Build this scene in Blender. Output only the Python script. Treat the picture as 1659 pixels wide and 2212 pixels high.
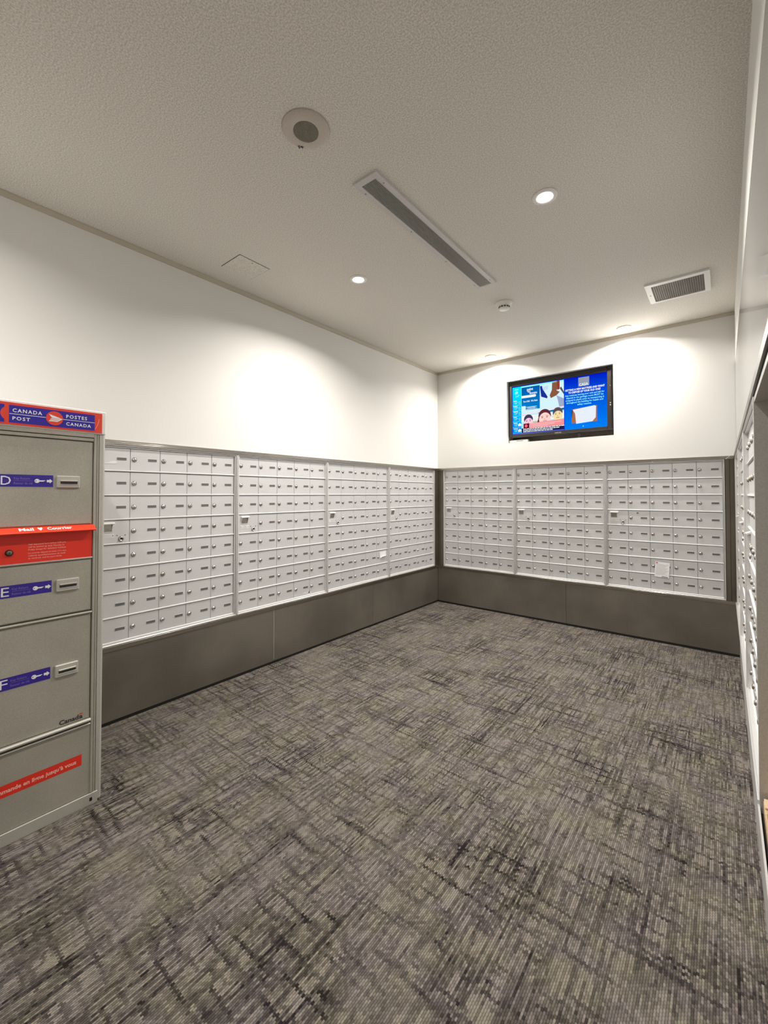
import bpy, bmesh, math, random
from mathutils import Vector, Matrix
rnd = random.Random(7)
sc = bpy.context.scene
for o in list(bpy.data.objects):
    bpy.data.objects.remove(o)
COL = sc.collection

# ------------------------------------------------------------ camera
XL, XR, YB, H = -2.6365, 0.082, 4.283, 2.70
F, CX, CY, YAW, PITCH, CAMH = 911.1, 830.8, 1049.35, 0.67741, 0.0192, 1.2673
cam = bpy.data.cameras.new('camera')
cam.sensor_fit = 'VERTICAL'
cam.sensor_height = 36.0
cam.lens = 36.0 * F / 2212
cam.shift_x = -(CX - 829.5) / 2212
cam.shift_y = (CY - 1106.0) / 2212
cam.clip_start = 0.01
co = bpy.data.objects.new('camera', cam)
co.location = (0, 0, CAMH)
co.rotation_euler = (math.pi / 2 + PITCH, 0, YAW)
COL.objects.link(co)
sc.camera = co

# ------------------------------------------------------------ world, exposure
w = bpy.data.worlds.new('world')
w.use_nodes = True
w.node_tree.nodes['Background'].inputs[0].default_value = (1, .95, .88, 1)
w.node_tree.nodes['Background'].inputs[1].default_value = 0.02
sc.world = w
sc.view_settings.view_transform = 'Standard'
sc.view_settings.look = 'None'
sc.view_settings.gamma = 1
sc.view_settings.use_curve_mapping = False
sc.view_settings.exposure = 0.0
LAMP_W = 26.0
LAMP_COL = (1.0, 0.965, 0.905)
LAMP_SPREAD = math.radians(152)
LENS_E = 30.0
# four lamps in view, two behind the photographer, two unseen ones added as fill
LAMPS = [(-0.655, 2.045), (-1.884, 2.062), (-1.878, 4.099), (-0.654, 4.108),
         (-0.655, 0.0), (-1.884, 0.0), (-0.655, -1.6), (-1.884, -1.6)]
LAMP_DIM = [1.0, 1.0, .80, .80, .42, .42, .15, .15]

# ------------------------------------------------------------ materials
def srgb(r, g, b):
    f = lambda c: (c / 255 / 12.92) if c / 255 <= .04045 else ((c / 255 + .055) / 1.055) ** 2.4
    return (f(r), f(g), f(b), 1)

def principled(name, col, rough=.5, metal=0.0, spec=.5):
    m = bpy.data.materials.new(name)
    m.use_nodes = True
    b = m.node_tree.nodes['Principled BSDF']
    b.inputs['Base Color'].default_value = col if len(col) == 4 else (*col, 1)
    b.inputs['Roughness'].default_value = rough
    b.inputs['Metallic'].default_value = metal
    b.inputs['Specular IOR Level'].default_value = spec
    return m

class NT:
    """little helper to wire shader nodes"""
    def __init__(self, m):
        self.t = m.node_tree
        self.b = self.t.nodes['Principled BSDF']
    def n(self, typ, **kw):
        x = self.t.nodes.new(typ)
        for k, v in kw.items():
            setattr(x, k, v)
        return x
    def link(self, a, b):
        self.t.links.new(a, b)
    def val(self, sock, v):
        if hasattr(v, 'is_output') or isinstance(v, bpy.types.NodeSocket):
            self.link(v, sock)
        else:
            sock.default_value = v
    def math(self, op, a, b=0.0, c=None, clamp=False):
        x = self.n('ShaderNodeMath', operation=op, use_clamp=clamp)
        self.val(x.inputs[0], a)
        self.val(x.inputs[1], b)
        if c is not None:
            self.val(x.inputs[2], c)
        return x.outputs[0]
    def noise(self, vec, scale=1.0, detail=2.0, rough=.5, dims='3D'):
        x = self.n('ShaderNodeTexNoise', noise_dimensions=dims)
        self.link(vec, x.inputs['Vector'])
        x.inputs['Scale'].default_value = scale
        x.inputs['Detail'].default_value = detail
        x.inputs['Roughness'].default_value = rough
        return x.outputs['Fac']
    def ramp(self, fac, a, b, lo=0.0, hi=1.0):
        x = self.n('ShaderNodeMapRange', clamp=True)
        x.interpolation_type = 'SMOOTHSTEP'
        self.val(x.inputs[0], fac)
        x.inputs[1].default_value = a
        x.inputs[2].default_value = b
        x.inputs[3].default_value = lo
        x.inputs[4].default_value = hi
        return x.outputs[0]
    def scale(self, vec, s):
        x = self.n('ShaderNodeVectorMath', operation='MULTIPLY')
        self.link(vec, x.inputs[0])
        x.inputs[1].default_value = s
        return x.outputs[0]
    def mix(self, fac, a, b):
        x = self.n('ShaderNodeMix', data_type='RGBA')
        self.val(x.inputs[0], fac)
        self.val(x.inputs[6], a)
        self.val(x.inputs[7], b)
        return x.outputs[2]
    def bump(self, h, strength=.3, dist=.001):
        x = self.n('ShaderNodeBump')
        x.inputs['Strength'].default_value = strength
        x.inputs['Distance'].default_value = dist
        self.link(h, x.inputs['Height'])
        self.link(x.outputs[0], self.b.inputs['Normal'])
    def pos(self):
        return self.n('ShaderNodeNewGeometry').outputs['Position']
    def obj(self):
        return self.n('ShaderNodeTexCoord').outputs['Object']

def brushed(name, col, rough, lengthwise=(.3, .3, 9)):
    """metal brushed along its length: fine lines that spread a highlight across them"""
    m = grainy(name, col, .06, 120, rough, 1.0, stretch=lengthwise)
    t = NT(m)
    t.bump(t.noise(t.scale(t.pos(), (.5, .5, 300)), 4.0, 1.0, .5), .5, .0006)
    return m

def grainy(name, col, var=.08, scale=600, rough=.5, metal=0.0, bump=.0, stretch=(1, 1, 1), spec=.5, low=0.0, lowscale=3.0):
    """a plain surface with fine mottling in its colour and a fine relief"""
    m = principled(name, col, rough, metal, spec)
    t = NT(m)
    p = t.scale(t.pos(), stretch)
    n = t.noise(p, scale, 2.0, .6)
    c = Vector(col[:3])
    lo, hi = c * (1 - var), c * (1 + var)
    f = t.ramp(n, .3, .7)
    colr = t.mix(f, (*lo, 1), (*hi, 1))
    if low:
        n2 = t.noise(t.pos(), lowscale, 3.0, .55)
        f2 = t.ramp(n2, .3, .7, 1 - low, 1 + low)
        mul = t.n('ShaderNodeVectorMath', operation='SCALE')
        t.link(colr, mul.inputs[0])
        t.link(f2, mul.inputs['Scale'])
        colr = mul.outputs[0]
    t.link(colr, t.b.inputs['Base Color'])
    if bump:
        t.bump(n, bump, .001)
    return m

def emit(name, col, s=1.0):
    m = bpy.data.materials.new(name)
    m.use_nodes = True
    nt = m.node_tree
    nt.nodes.clear()
    e = nt.nodes.new('ShaderNodeEmission')
    e.inputs[0].default_value = col
    e.inputs[1].default_value = s
    o = nt.nodes.new('ShaderNodeOutputMaterial')
    nt.links.new(e.outputs[0], o.inputs[0])
    return m

M = {}
M['wall'] = grainy('wall_paint', (.80, .785, .755), .02, 500, .6, bump=.03, spec=.3)
M['ceiling'] = grainy('ceiling_paint', (.71, .68, .625), .20, 190, .85, bump=.2, spec=.15)
M['gloss'] = principled('gloss_wall_panel', (.50, .495, .50), .07, 0, .7)
t = NT(M['gloss'])
t.bump(t.noise(t.scale(t.pos(), (1, 1, 1)), 2.0, 1.0, .5), .06, .01)
M['crown'] = principled('ceiling_angle_paint', (.50, .45, .36), .6)
M['alu'] = grainy('anodised_aluminium_door', (.68, .675, .68), .035, 900, .40, .35)
M['frame'] = grainy('anodised_aluminium_frame', (.76, .75, .74), .03, 700, .32, .5)
M['rail'] = principled('aluminium_rail', (.76, .755, .75), .6, .15)
M['gap'] = principled('dark_gap', (.02, .018, .016), .9)
M['plate'] = grainy('number_slot_grey', (.15, .147, .14), .3, 350, .5, .3)
M['nickel'] = principled('nickel_lock', (.68, .665, .64), .22, 1.0)
M['brass'] = principled('worn_brass_lock', (.56, .50, .43), .28, 1.0)
M['dark'] = principled('dark_metal', (.03, .028, .026), .4, .6)
M['steel'] = brushed('brushed_stainless', (.40, .37, .33), .17)
M['bronze'] = grainy('brushed_dark_steel', (.165, .145, .115), .05, 400, .33, .75, stretch=(1, 1, 1), low=.16, lowscale=2.2)
M['kick'] = grainy('dark_brushed_kick_panel', (.205, .185, .155), .07, 320, .40, .6, low=.18, lowscale=2.0)
M['kickgrey'] = grainy('light_kick_panel', (.66, .66, .66), .04, 300, .35, .4)
M['black'] = principled('black_toe_strip', (.008, .008, .008), .6)
M['white'] = principled('white_enamel', (.82, .81, .79), .4)
M['lampwhite'] = principled('downlight_ring', (.82, .80, .76), .4)
M['lens'] = emit('downlight_lens', (1, .96, .89, 1), LENS_E)
M['speaker'] = grainy('speaker_plastic', (.55, .50, .44), .1, 300, .6)
M['speakgrille'] = grainy('speaker_grille', (.27, .25, .20), .25, 500, .7)
M['ventframe'] = grainy('vent_frame_grey', (.60, .58, .57), .08, 300, .5)
M['slat'] = principled('diffuser_slat', (.30, .275, .25), .5, .3)
M['detector'] = principled('detector_plastic', (.82, .79, .72), .45)
M['locker'] = grainy('locker_paint', (.40, .38, .325), .16, 520, .48, .25, bump=.05, low=.06, lowscale=4)
M['lockerlight'] = grainy('locker_edge_paint', (.50, .48, .435), .10, 500, .42, .3)
M['red'] = principled('post_red', srgb(226, 48, 30), .45)
M['redflap'] = principled('flap_red', srgb(240, 62, 34), .4)
M['redsign'] = principled('sign_red', srgb(222, 66, 44), .4)
M['blue'] = principled('sign_blue', srgb(38, 22, 150), .45)
M['labelblue'] = principled('label_blue', srgb(48, 28, 140), .5)
M['ink'] = principled('white_ink', (.80, .80, .80), .5)
M['dimink'] = principled('dim_violet_ink', srgb(122, 104, 172), .5)
M['pinkink'] = principled('pale_pink_ink', srgb(250, 186, 170), .5)
M['blackink'] = principled('black_ink', (.03, .028, .026), .5)
M['tvplastic'] = principled('tv_black_plastic', (.028, .024, .022), .28)
M['recess'] = grainy('recess_brown', (.12, .105, .08), .15, 60, .7)  # dark brown with a soft mottle, for the recess back and vent
M['device'] = principled('media_box_grey', (.42, .40, .37), .5)
M['lockface'] = principled('worn_lock_face', (.17, .15, .12), .5, .6)
M['paper'] = principled('paper', (.80, .80, .80), .7)
M['greyink'] = principled('grey_ink', (.42, .42, .43), .7)
M['card'] = grainy('cardboard', (.56, .40, .235), .10, 200, .9, spec=.02)
M['cardlight'] = principled('cardboard_edge', (.66, .50, .33), .9, 0, .02)
M['cardink'] = principled('cardboard_print', (.36, .27, .16), .9, 0, .02)
M['niche'] = grainy('niche_sheet_metal', (.56, .545, .52), .07, 300, .45, .5)
M['anglefront'] = principled('corner_bead', (.80, .78, .74), .5)

# carpet: ribbed loop pile with broken dark streaks along and across the room
def carpet():
    m = principled('ribbed_carpet', (.2, .18, .16), .95, 0, .1)
    t = NT(m)
    p = t.pos()
    s = t.n('ShaderNodeSeparateXYZ')
    t.link(p, s.inputs[0])
    x, y = s.outputs[0], s.outputs[1]
    RIB, ST = .0060, .0100
    xi = t.math('FLOOR', t.math('DIVIDE', x, RIB))
    off = t.math('MULTIPLY', t.math('FRACT', t.math('MULTIPLY', xi, .5)), ST)
    yi = t.math('FLOOR', t.math('DIVIDE', t.math('ADD', y, off), ST))
    xq = t.math('MULTIPLY', xi, RIB)
    yq = t.math('MULTIPLY', yi, ST)
    def vec(a, b, c=0.0):
        v = t.n('ShaderNodeCombineXYZ')
        t.val(v.inputs[0], a); t.val(v.inputs[1], b); t.val(v.inputs[2], c)
        return v.outputs[0]
    q = vec(xq, yq)
    # streaks along Y (the ribs) and across, each broken by its own patches
    sy = t.noise(t.scale(q, (105, 4.5, 1)), 1.0, 3.0, .65)
    sx = t.noise(t.scale(vec(xq, yq, 5.0), (6.5, 62, 1)), 1.0, 3.0, .65)
    sy2 = t.noise(t.scale(vec(xq, yq, 9.0), (34, 1.8, 1)), 1.0, 2.0, .6)
    sx2 = t.noise(t.scale(vec(xq, yq, 13.0), (2.6, 26, 1)), 1.0, 2.0, .6)
    patch = t.noise(t.scale(q, (2.6, 2.6, 1)), 1.0, 3.0, .6)
    wn = t.n('ShaderNodeTexWhiteNoise', noise_dimensions='2D')
    t.link(vec(xi, yi), wn.inputs['Vector'])
    d1 = t.ramp(sy, .42, .57)
    d2 = t.ramp(sx, .47, .61)
    d3 = t.ramp(sy2, .54, .70)
    d4 = t.ramp(sx2, .54, .70)
    sy3 = t.noise(t.scale(vec(xq, yq, 21.0), (92, 1.7, 1)), 1.0, 2.0, .6)
    d5 = t.ramp(sy3, .55, .61)
    dark = t.math('MAXIMUM', t.math('MULTIPLY', d1, .60), t.math('MULTIPLY', d2, .60))
    dark = t.math('MAXIMUM', dark, t.math('MULTIPLY', d5, .72))
    sx3 = t.noise(t.scale(vec(xq, yq, 27.0), (2.3, 58, 1)), 1.0, 2.0, .6)
    d6 = t.ramp(sx3, .56, .62)
    dark = t.math('MAXIMUM', dark, t.math('MULTIPLY', d6, .74))
    dark = t.math('ADD', dark, t.math('MULTIPLY', d3, .17))
    dark = t.math('ADD', dark, t.math('MULTIPLY', d4, .15))
    dark = t.math('MULTIPLY', dark, t.ramp(patch, .32, .68, .72, 1.18))
    dark = t.math('ADD', dark, t.math('MULTIPLY', t.math('SUBTRACT', wn.outputs['Value'], .5), .34), clamp=True)
    hue = t.ramp(t.noise(t.scale(q, (7, 7, 1)), 1.0, 2.0, .6), .35, .65)
    lightc = t.mix(hue, (.225, .200, .160, 1), (.222, .195, .177, 1))
    darkc = t.mix(hue, (.018, .015, .013, 1), (.020, .014, .017, 1))
    # rib profile: darker in the valley between two ribs
    fx = t.math('ABSOLUTE', t.math('SUBTRACT', t.math('FRACT', t.math('DIVIDE', x, RIB)), .5))
    fy = t.math('ABSOLUTE', t.math('SUBTRACT', t.math('FRACT', t.math('DIVIDE', t.math('ADD', y, off), ST)), .5))
    hgt = t.math('SUBTRACT', 1.0, t.math('ADD', t.math('MULTIPLY', t.math('POWER', fx, 2.0), 3.0),
                                          t.math('MULTIPLY', t.math('POWER', fy, 2.0), 1.6)))
    col = t.mix(dark, lightc, darkc)
    mul = t.n('ShaderNodeVectorMath', operation='SCALE')
    t.link(col, mul.inputs[0])
    t.link(t.ramp(hgt, .1, .9, .55, 1.12), mul.inputs['Scale'])
    t.link(mul.outputs[0], t.b.inputs['Base Color'])
    t.bump(hgt, .55, .002)
    return m
M['carpet'] = carpet()

# ------------------------------------------------------------ mesh building
class MB:
    """collects shapes with materials, then links them as one mesh object"""
    def __init__(self):
        self.v, self.f, self.mi, self.sm, self.ms = [], [], [], [], []
    def slot(self, m):
        mm = M[m] if isinstance(m, str) else m
        if mm not in self.ms:
            self.ms.append(mm)
        return self.ms.index(mm)
    def add(self, vs, fs, m, smooth=False):
        k, i = len(self.v), self.slot(m)
        self.v += [tuple(a) for a in vs]
        for f in fs:
            self.f.append([k + j for j in f]); self.mi.append(i); self.sm.append(smooth)
        return self
    def box(self, x0, x1, y0, y1, z0, z1, m, ch=0.0):
        if x1 < x0: x0, x1 = x1, x0
        if y1 < y0: y0, y1 = y1, y0
        if z1 < z0: z0, z1 = z1, z0
        if ch <= 0:
            vs = [(x, y, z) for x in (x0, x1) for y in (y0, y1) for z in (z0, z1)]
            fs = [(0, 1, 3, 2), (4, 6, 7, 5), (0, 4, 5, 1), (2, 3, 7, 6), (0, 2, 6, 4), (1, 5, 7, 3)]
            return self.add(vs, fs, m)
        bm = bmesh.new()
        r = bmesh.ops.create_cube(bm, size=1)
        for v in bm.verts:
            v.co = ((x0 + x1) / 2 + v.co.x * (x1 - x0), (y0 + y1) / 2 + v.co.y * (y1 - y0), (z0 + z1) / 2 + v.co.z * (z1 - z0))
        bmesh.ops.bevel(bm, geom=bm.edges[:], offset=ch, segments=1, affect='EDGES')
        vs = [v.co[:] for v in bm.verts]
        bm.verts.index_update()
        fs = [[v.index for v in f.verts] for f in bm.faces]
        bm.free()
        return self.add(vs, fs, m)
    def prism(self, prof, a0, a1, m, axis='x'):
        """profile of (p, q) pairs pushed from a0 to a1 along an axis: x -> (y, z), y -> (x, z), z -> (x, y)"""
        def pt(a, p, q):
            return {'x': (a, p, q), 'y': (p, a, q), 'z': (p, q, a)}[axis]
        n = len(prof)
        vs = [pt(a0, *c) for c in prof] + [pt(a1, *c) for c in prof]
        fs = [list(range(n))[::-1], list(range(n, 2 * n))] + [(i, (i + 1) % n, n + (i + 1) % n, n + i) for i in range(n)]
        return self.add(vs, fs, m)
    def lathe(self, prof, c, m, axis='z', seg=24, smooth=True, a0=0.0):
        """profile of (radius, height) turned about an axis through c"""
        vs, fs = [], []
        n = len(prof)
        for i in range(seg):
            a = a0 + 2 * math.pi * i / seg
            for r, h in prof:
                p, q = r * math.cos(a), r * math.sin(a)
                vs.append({'z': (c[0] + p, c[1] + q, c[2] + h), 'y': (c[0] + p, c[1] + h, c[2] + q)}[axis])
        for i in range(seg):
            j = (i + 1) % seg
            for k in range(n - 1):
                fs.append((i * n + k, j * n + k, j * n + k + 1, i * n + k + 1))
        if prof[0][0] > 1e-9:
            pass
        self.add(vs, fs, m, smooth)
        return self
    def disc(self, c, r, m, axis='y', seg=20, rz=None):
        rz = r if rz is None else rz
        vs = []
        for i in range(seg):
            a = 2 * math.pi * i / seg
            p, q = r * math.cos(a), rz * math.sin(a)
            vs.append({'z': (c[0] + p, c[1] + q, c[2]), 'y': (c[0] + p, c[1], c[2] + q)}[axis])
        return self.add(vs, [list(range(seg))], m)
    def poly(self, pts, y, m):
        """flat shape in the xz plane facing -y"""
        return self.add([(a, y, b) for a, b in pts], [list(range(len(pts)))], m)
    def rect(self, x0, x1, z0, z1, y, m):
        return self.poly([(x0, z0), (x1, z0), (x1, z1), (x0, z1)], y, m)
    def text(self, s, x, z, y, size, m, bold=0.0, width=None, align='LEFT', sx=1.0, shear=0.0, mapf=None, depth=0.0, space=1.0):
        vs, fs, bw = text_mesh(s, bold, space)
        h = size
        k = h / .72
        wd = bw * k * sx
        if width:
            sx *= width / wd
            wd = width
        x0 = x - (wd if align == 'RIGHT' else wd / 2 if align == 'CENTER' else 0)
        out = []
        for a, b in vs:
            px, pz = x0 + (a * k + shear * b * k) * sx, z + b * k
            out.append(mapf(px, pz) if mapf else (px, y, pz))
        return self.add(out, fs, m)
    def build(self, name, parent=None, smooth_angle=None, recalc=False):
        me = bpy.data.meshes.new(name)
        me.from_pydata(self.v, [], self.f)
        for m in self.ms:
            me.materials.append(m)
        for p, i, s in zip(me.polygons, self.mi, self.sm):
            p.material_index = i
            p.use_smooth = s
        if recalc:
            bm = bmesh.new(); bm.from_mesh(me)
            bmesh.ops.recalc_face_normals(bm, faces=bm.faces[:])
            bm.to_mesh(me); bm.free()
        me.update()
        o = bpy.data.objects.new(name, me)
        COL.objects.link(o)
        if parent:
            o.parent = parent
        return o

_tc = {}
def text_mesh(s, bold=0.0, space=1.0):
    key = (s, bold, space)
    if key in _tc:
        return _tc[key]
    cu = bpy.data.curves.new('txt', 'FONT')
    cu.body = s
    cu.size = 1.0
    cu.offset = bold
    cu.resolution_u = 2
    cu.fill_mode = 'FRONT'
    cu.space_character = space
    ob = bpy.data.objects.new('txt', cu)
    COL.objects.link(ob)
    dg = bpy.context.evaluated_depsgraph_get()
    me = bpy.data.meshes.new_from_object(ob.evaluated_get(dg))
    vs = [(v.co.x, v.co.y) for v in me.vertices]
    fs = [list(p.vertices) for p in me.polygons]
    bpy.data.objects.remove(ob)
    bpy.data.curves.remove(cu)
    bpy.data.meshes.remove(me)
    x0 = min(v[0] for v in vs) if vs else 0
    vs = [(a - x0, b) for a, b in vs]
    _tc[key] = (vs, fs, max(v[0] for v in vs) if vs else 0)
    return _tc[key]

def empty(name, loc=(0, 0, 0), rz=0.0):
    o = bpy.data.objects.new(name, None)
    o.location = loc
    o.rotation_euler = (0, 0, rz)
    o.empty_display_size = .05
    COL.objects.link(o)
    return o

def tag(o, label, cat, group=None):
    o['label'] = label
    o['category'] = cat
    if group:
        o['group'] = group
    return o

def struct(o, label=None):
    o['kind'] = 'structure'
    if label:
        o['label'] = label
    return o

def inst(src, name, loc, parent, rot=(0, 0, 0)):
    o = src.copy()
    o.name = name
    COL.objects.link(o)
    o.parent = parent
    o.location = loc
    o.rotation_euler = rot
    return o

def mesh_only(mb, name, recalc=False):
    """a mesh kept as data, to be shared by many objects"""
    o = mb.build(name, recalc=recalc)
    me = o.data
    bpy.data.objects.remove(o)
    return me

def use(me, name, parent, loc=(0, 0, 0), rot=(0, 0, 0)):
    o = bpy.data.objects.new(name, me)
    COL.objects.link(o)
    o.parent = parent
    o.location = loc
    o.rotation_euler = rot
    return o

PI2 = math.pi / 2
ZB, ZT = .402, 1.567          # bottom and top of the mailbox band
YF = -2.4                     # the wall behind the photographer
XW = .066                     # front plane of the band on the camera's wall

# ------------------------------------------------------------ the room
o = MB().box(XL - .15, 1.0, YF - .15, YB + .2, -.06, 0, 'carpet').build('floor')
struct(o, 'grey ribbed carpet with broken dark streaks')
# ceiling with openings for nothing: fittings are surface flanges with shallow cans above
cl = MB()
cl.box(XL - .15, 1.0, YF - .15, YB + .2, H, H + .08, 'ceiling')
ceiling = struct(cl.build('ceiling'), 'off-white painted ceiling')

mb = MB()
mb.box(XL - .15, XL - .004, YF, YB + .2, ZT, H, 'wall')
mb.box(XL - .15, XL - .075, YF, YB + .2, ZB - .02, ZT, 'gap')
mb.box(XL - .15, XL - .012, YF, YB + .2, 0, ZB - .02, 'gap')
mb.box(XL - .075, XL - .02, YF, .70, ZB, ZT, 'wall')
struct(mb.build('wall_left'))

TVX0, TVX1, TVZ0, TVZ1 = -1.785, -.774, 1.803, 2.457
mb = MB()
y0, y1 = YB + .004, YB + .24
mb.box(XL - .004, TVX0, y0, y1, ZT, H, 'wall')
mb.box(TVX1, XR + .0, y0, y1, ZT, H, 'wall')
mb.box(TVX0, TVX1, y0, y1, ZT, TVZ0, 'wall')
mb.box(TVX0, TVX1, y0, y1, TVZ1, H, 'wall')
mb.box(XL, XR, YB + .075, y1, ZB - .02, ZT, 'gap')
mb.box(XL, XR, YB + .012, y1, 0, ZB - .02, 'gap')
wb = struct(mb.build('wall_back'))
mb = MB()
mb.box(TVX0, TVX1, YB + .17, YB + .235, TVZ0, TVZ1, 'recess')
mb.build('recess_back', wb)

mb = MB()
mb.box(XR, .6, YF, YB + .2, 2.305, H, 'wall')
mb.box(XR + .075, .6, 1.60, YB + .2, ZB, ZT, 'gap')
mb.box(XR + .012, .6, .60, YB + .2, 0, ZB - .006, 'gap')
mb.box(XR, .6, YF, .60, 0, 2.305, 'wall')
mb.box(.45, .6, .60, 1.60, ZB - .006, ZT, 'wall')
mb.box(XR + .004, .6, .60, YB + .2, ZT, 2.305, 'wall')
wr = struct(mb.build('wall_right'))
MB().box(XR - .0015, XR + .003, .60, YB - .001, ZT, 2.303, 'gloss').build('gloss_panel', wr)
# lower panels of the right wall
for a, b in ((.60, 1.893), (1.896, 2.70), (2.703, 3.50), (3.503, YB)):
    MB().box(XR, XR + .011, a, b, .004, ZB, 'kickgrey').build('kick_panel', wr)
# sheet metal niche beside the last right-hand unit
mb = MB()
mb.box(XW, .40, 1.545, 1.561, ZB - .002, 1.535, 'niche', .001)
mb.box(XW, .40, .60, .616, ZB - .002, 1.535, 'niche')
mb.box(XR - .004, .40, .616, 1.545, ZB - .004, ZB + .010, 'niche')
mb.box(XW + .001, XR - .004, .616, 1.545, ZB - .004, ZB - .001, 'gap')
mb.box(XW + .002, .40, .616, 1.545, 1.52, 1.535, 'niche')
mb.box(.385, .40, .616, 1.545, ZB + .012, 1.52, 'niche')
mb.build('niche_lining', wr)
mb = MB().box(XL - .15, .6, YF - .15, YF, 0, H, 'wall')
struct(mb.build('wall_front'))

# ceiling angle along two walls
def crown(prof_pts, a0, a1, axis, name):
    struct(MB().prism(prof_pts, a0, a1, 'crown', axis).build(name, recalc=True))
crown([(XL - .004, H), (XL + .012, H), (XL + .012, H - .006), (XL + .003, H - .026), (XL - .004, H - .026)], YF, YB, 'y', 'trim_1')
crown([(YB + .004, H), (YB - .010, H), (YB - .010, H - .006), (YB - .003, H - .024), (YB + .004, H - .024)], XL + .012, XR, 'x', 'trim_2')

# toe strips with the metal kick panels above them
bl = struct(MB().box(XL - .012, XL - .006, YF, YB, 0, .03, 'black').build('baseboard_left'))
for a, b in ((-.60, .80), (.803, 1.9555), (1.9585, 3.099), (3.1005, YB - .002)):
    MB().box(XL - .012, XL, a, b, .020, ZB + .002, 'kick', .0008).build('metal_panel', bl)
MB().box(XL - .012, XL - .0025, 1.9555, 1.9585, .03, ZB, 'white').build('joint_strip', bl)
bb = struct(MB().box(XL, XR, YB + .006, YB + .012, 0, .03, 'black').build('baseboard_back'))
for a, b in ((XL + .001, -1.20), (-1.1985, XR - .001)):
    MB().box(a, b, YB, YB + .012, .020, ZB + .002, 'kick', .0008).build('metal_panel', bb)

# stainless trims above and below the band
def profile_trim(name, prof, a0, a1, axis):
    return struct(MB().prism(prof, a0, a1, 'steel', axis).build(name, recalc=True))
P = .004
profile_trim('trim_3', [(XL - .02, ZT), (XL + P, ZT), (XL + P, 1.5425), (XL - .02, 1.5425)], -.6, YB - P, 'y')
profile_trim('trim_4', [(XL - .02, ZB), (XL + P, ZB), (XL + P, .4245), (XL - .004, .430), (XL - .02, .430)], -.6, YB - P, 'y')
profile_trim('trim_5', [(YB + .02, ZT), (YB - P, ZT), (YB - P, 1.5425), (YB + .02, 1.5425)], XL + P, XW, 'x')
profile_trim('trim_6', [(YB + .02, ZB), (YB - P, ZB), (YB - P, .4245), (YB + .004, .430), (YB + .02, .430)], XL + P, XW, 'x')
struct(MB().box(XW - P, XR + .01, .60, YB - P, 1.5425, ZT, 'bronze').build('trim_7'))
struct(MB().box(XW - P, XR + .01, 1.563, YB - P, ZB, .4245, 'kickgrey').box(XW - P, XW + .0005, .60, 1.563, ZB - .004, .414, 'kickgrey').box(XW - P, XR + .01, .60, 1.563, ZB - .008, ZB - .0045, 'kickgrey').build('trim_8'))
# corner posts of dark brushed metal between the bands
mb = MB()
mb.box(XL - .02, XL + .002, 4.216, YB - .003, .4245, 1.5425, 'bronze')
mb.box(XL + .002, XL + .073, YB - .002, YB + .02, .4245, 1.5425, 'bronze')
struct(mb.build('trim_9'))
mb = MB()
mb.box(.009, .036, YB - .002, YB + .02, .4245, 1.5425, 'bronze')
mb.box(.038, XW + .004, YB - .001, YB + .02, .4245, 1.5425, 'bronze')
mb.box(XW + .001, XW + .018, 4.131, YB - .003, .4245, 1.5425, 'bronze')
struct(mb.build('trim_10'))

MB().prism([(.012, 1.5425), (.016, 1.5425), (.040, ZT - .001), (.036, ZT - .001)], YB - P - .001, YB - P + .001, 'white', 'y').build('mitre_bead', bpy.data.objects['trim_5'])

# ------------------------------------------------------------ mailbox units
UW, FS = .857, .0172          # unit width, side frame
CP, RP = .1645, .1365         # column and row pitch
DZ0 = .438 - ZB               # bottom of the lowest row, from the unit's base
REC = .020                    # doors sit this far behind the frame
mb = MB()
a, b = .0010, CP - .0010
z0, z1 = .0094, RP - .0030
t_ = .0012
mb.add([(a, 0, z0), (b, 0, z0), (b, 0, z1), (a, 0, z1),
        (a + t_, -.0014, z0 + t_), (b - t_, -.0014, z0 + t_), (b - t_, -.0014, z1 - t_), (a + t_, -.0014, z1 - t_),
        (a, .004, z0), (b, .004, z0), (b, .004, z1), (a, .004, z1)],
       [(4, 5, 6, 7), (0, 1, 5, 4), (1, 2, 6, 5), (2, 3, 7, 6), (3, 0, 4, 7),
        (8, 9, 1, 0), (9, 10, 2, 1), (10, 11, 3, 2), (11, 8, 0, 3)], 'alu')
ME_DOOR = mesh_only(mb, 'door')
mb = MB()
mb.prism([(.004, .0), (-.004, .0), (-.0062, .0022), (-.0062, .0066), (-.004, .0088), (.004, .0088)], 0, CP * 5, 'rail')
ME_RAIL = mesh_only(mb, 'rail', True)

def lock_mesh(metal, ang):
    mb = MB()
    mb.lathe([(.0118, 0), (.0118, -.0025), (.0108, -.0040), (.0098, -.0040), (.0092, -.0065), (.0062, -.0082), (.0, -.0084)],
             (0, 0, 0), metal, 'y', 18)
    c, s = math.cos(ang), math.sin(ang)
    pts = [(-.0012, -.006), (.0012, -.006), (.0012, .0085), (-.0012, .0085)]
    mb.poly([(c * p - s * q, s * p + c * q) for p, q in pts], -.00865, 'dark')
    mb.disc((0, -.0025, 0), .0132, 'gap', 'y', 18)
    return mesh_only(mb, 'lock')
ME_LOCKS = [lock_mesh('nickel', -.9), lock_mesh('nickel', .3), lock_mesh('brass', -.6), lock_mesh('nickel', -2.2), lock_mesh('nickel', -.6)]
mb = MB()
mb.box(-.0255, .0255, -.0012, 0, -.0083, .0083, 'rail')
mb.box(-.0245, .0245, -.0016, -.0010, -.0074, .0074, 'plate')
ME_PLATE = mesh_only(mb, 'number_plate')
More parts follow.
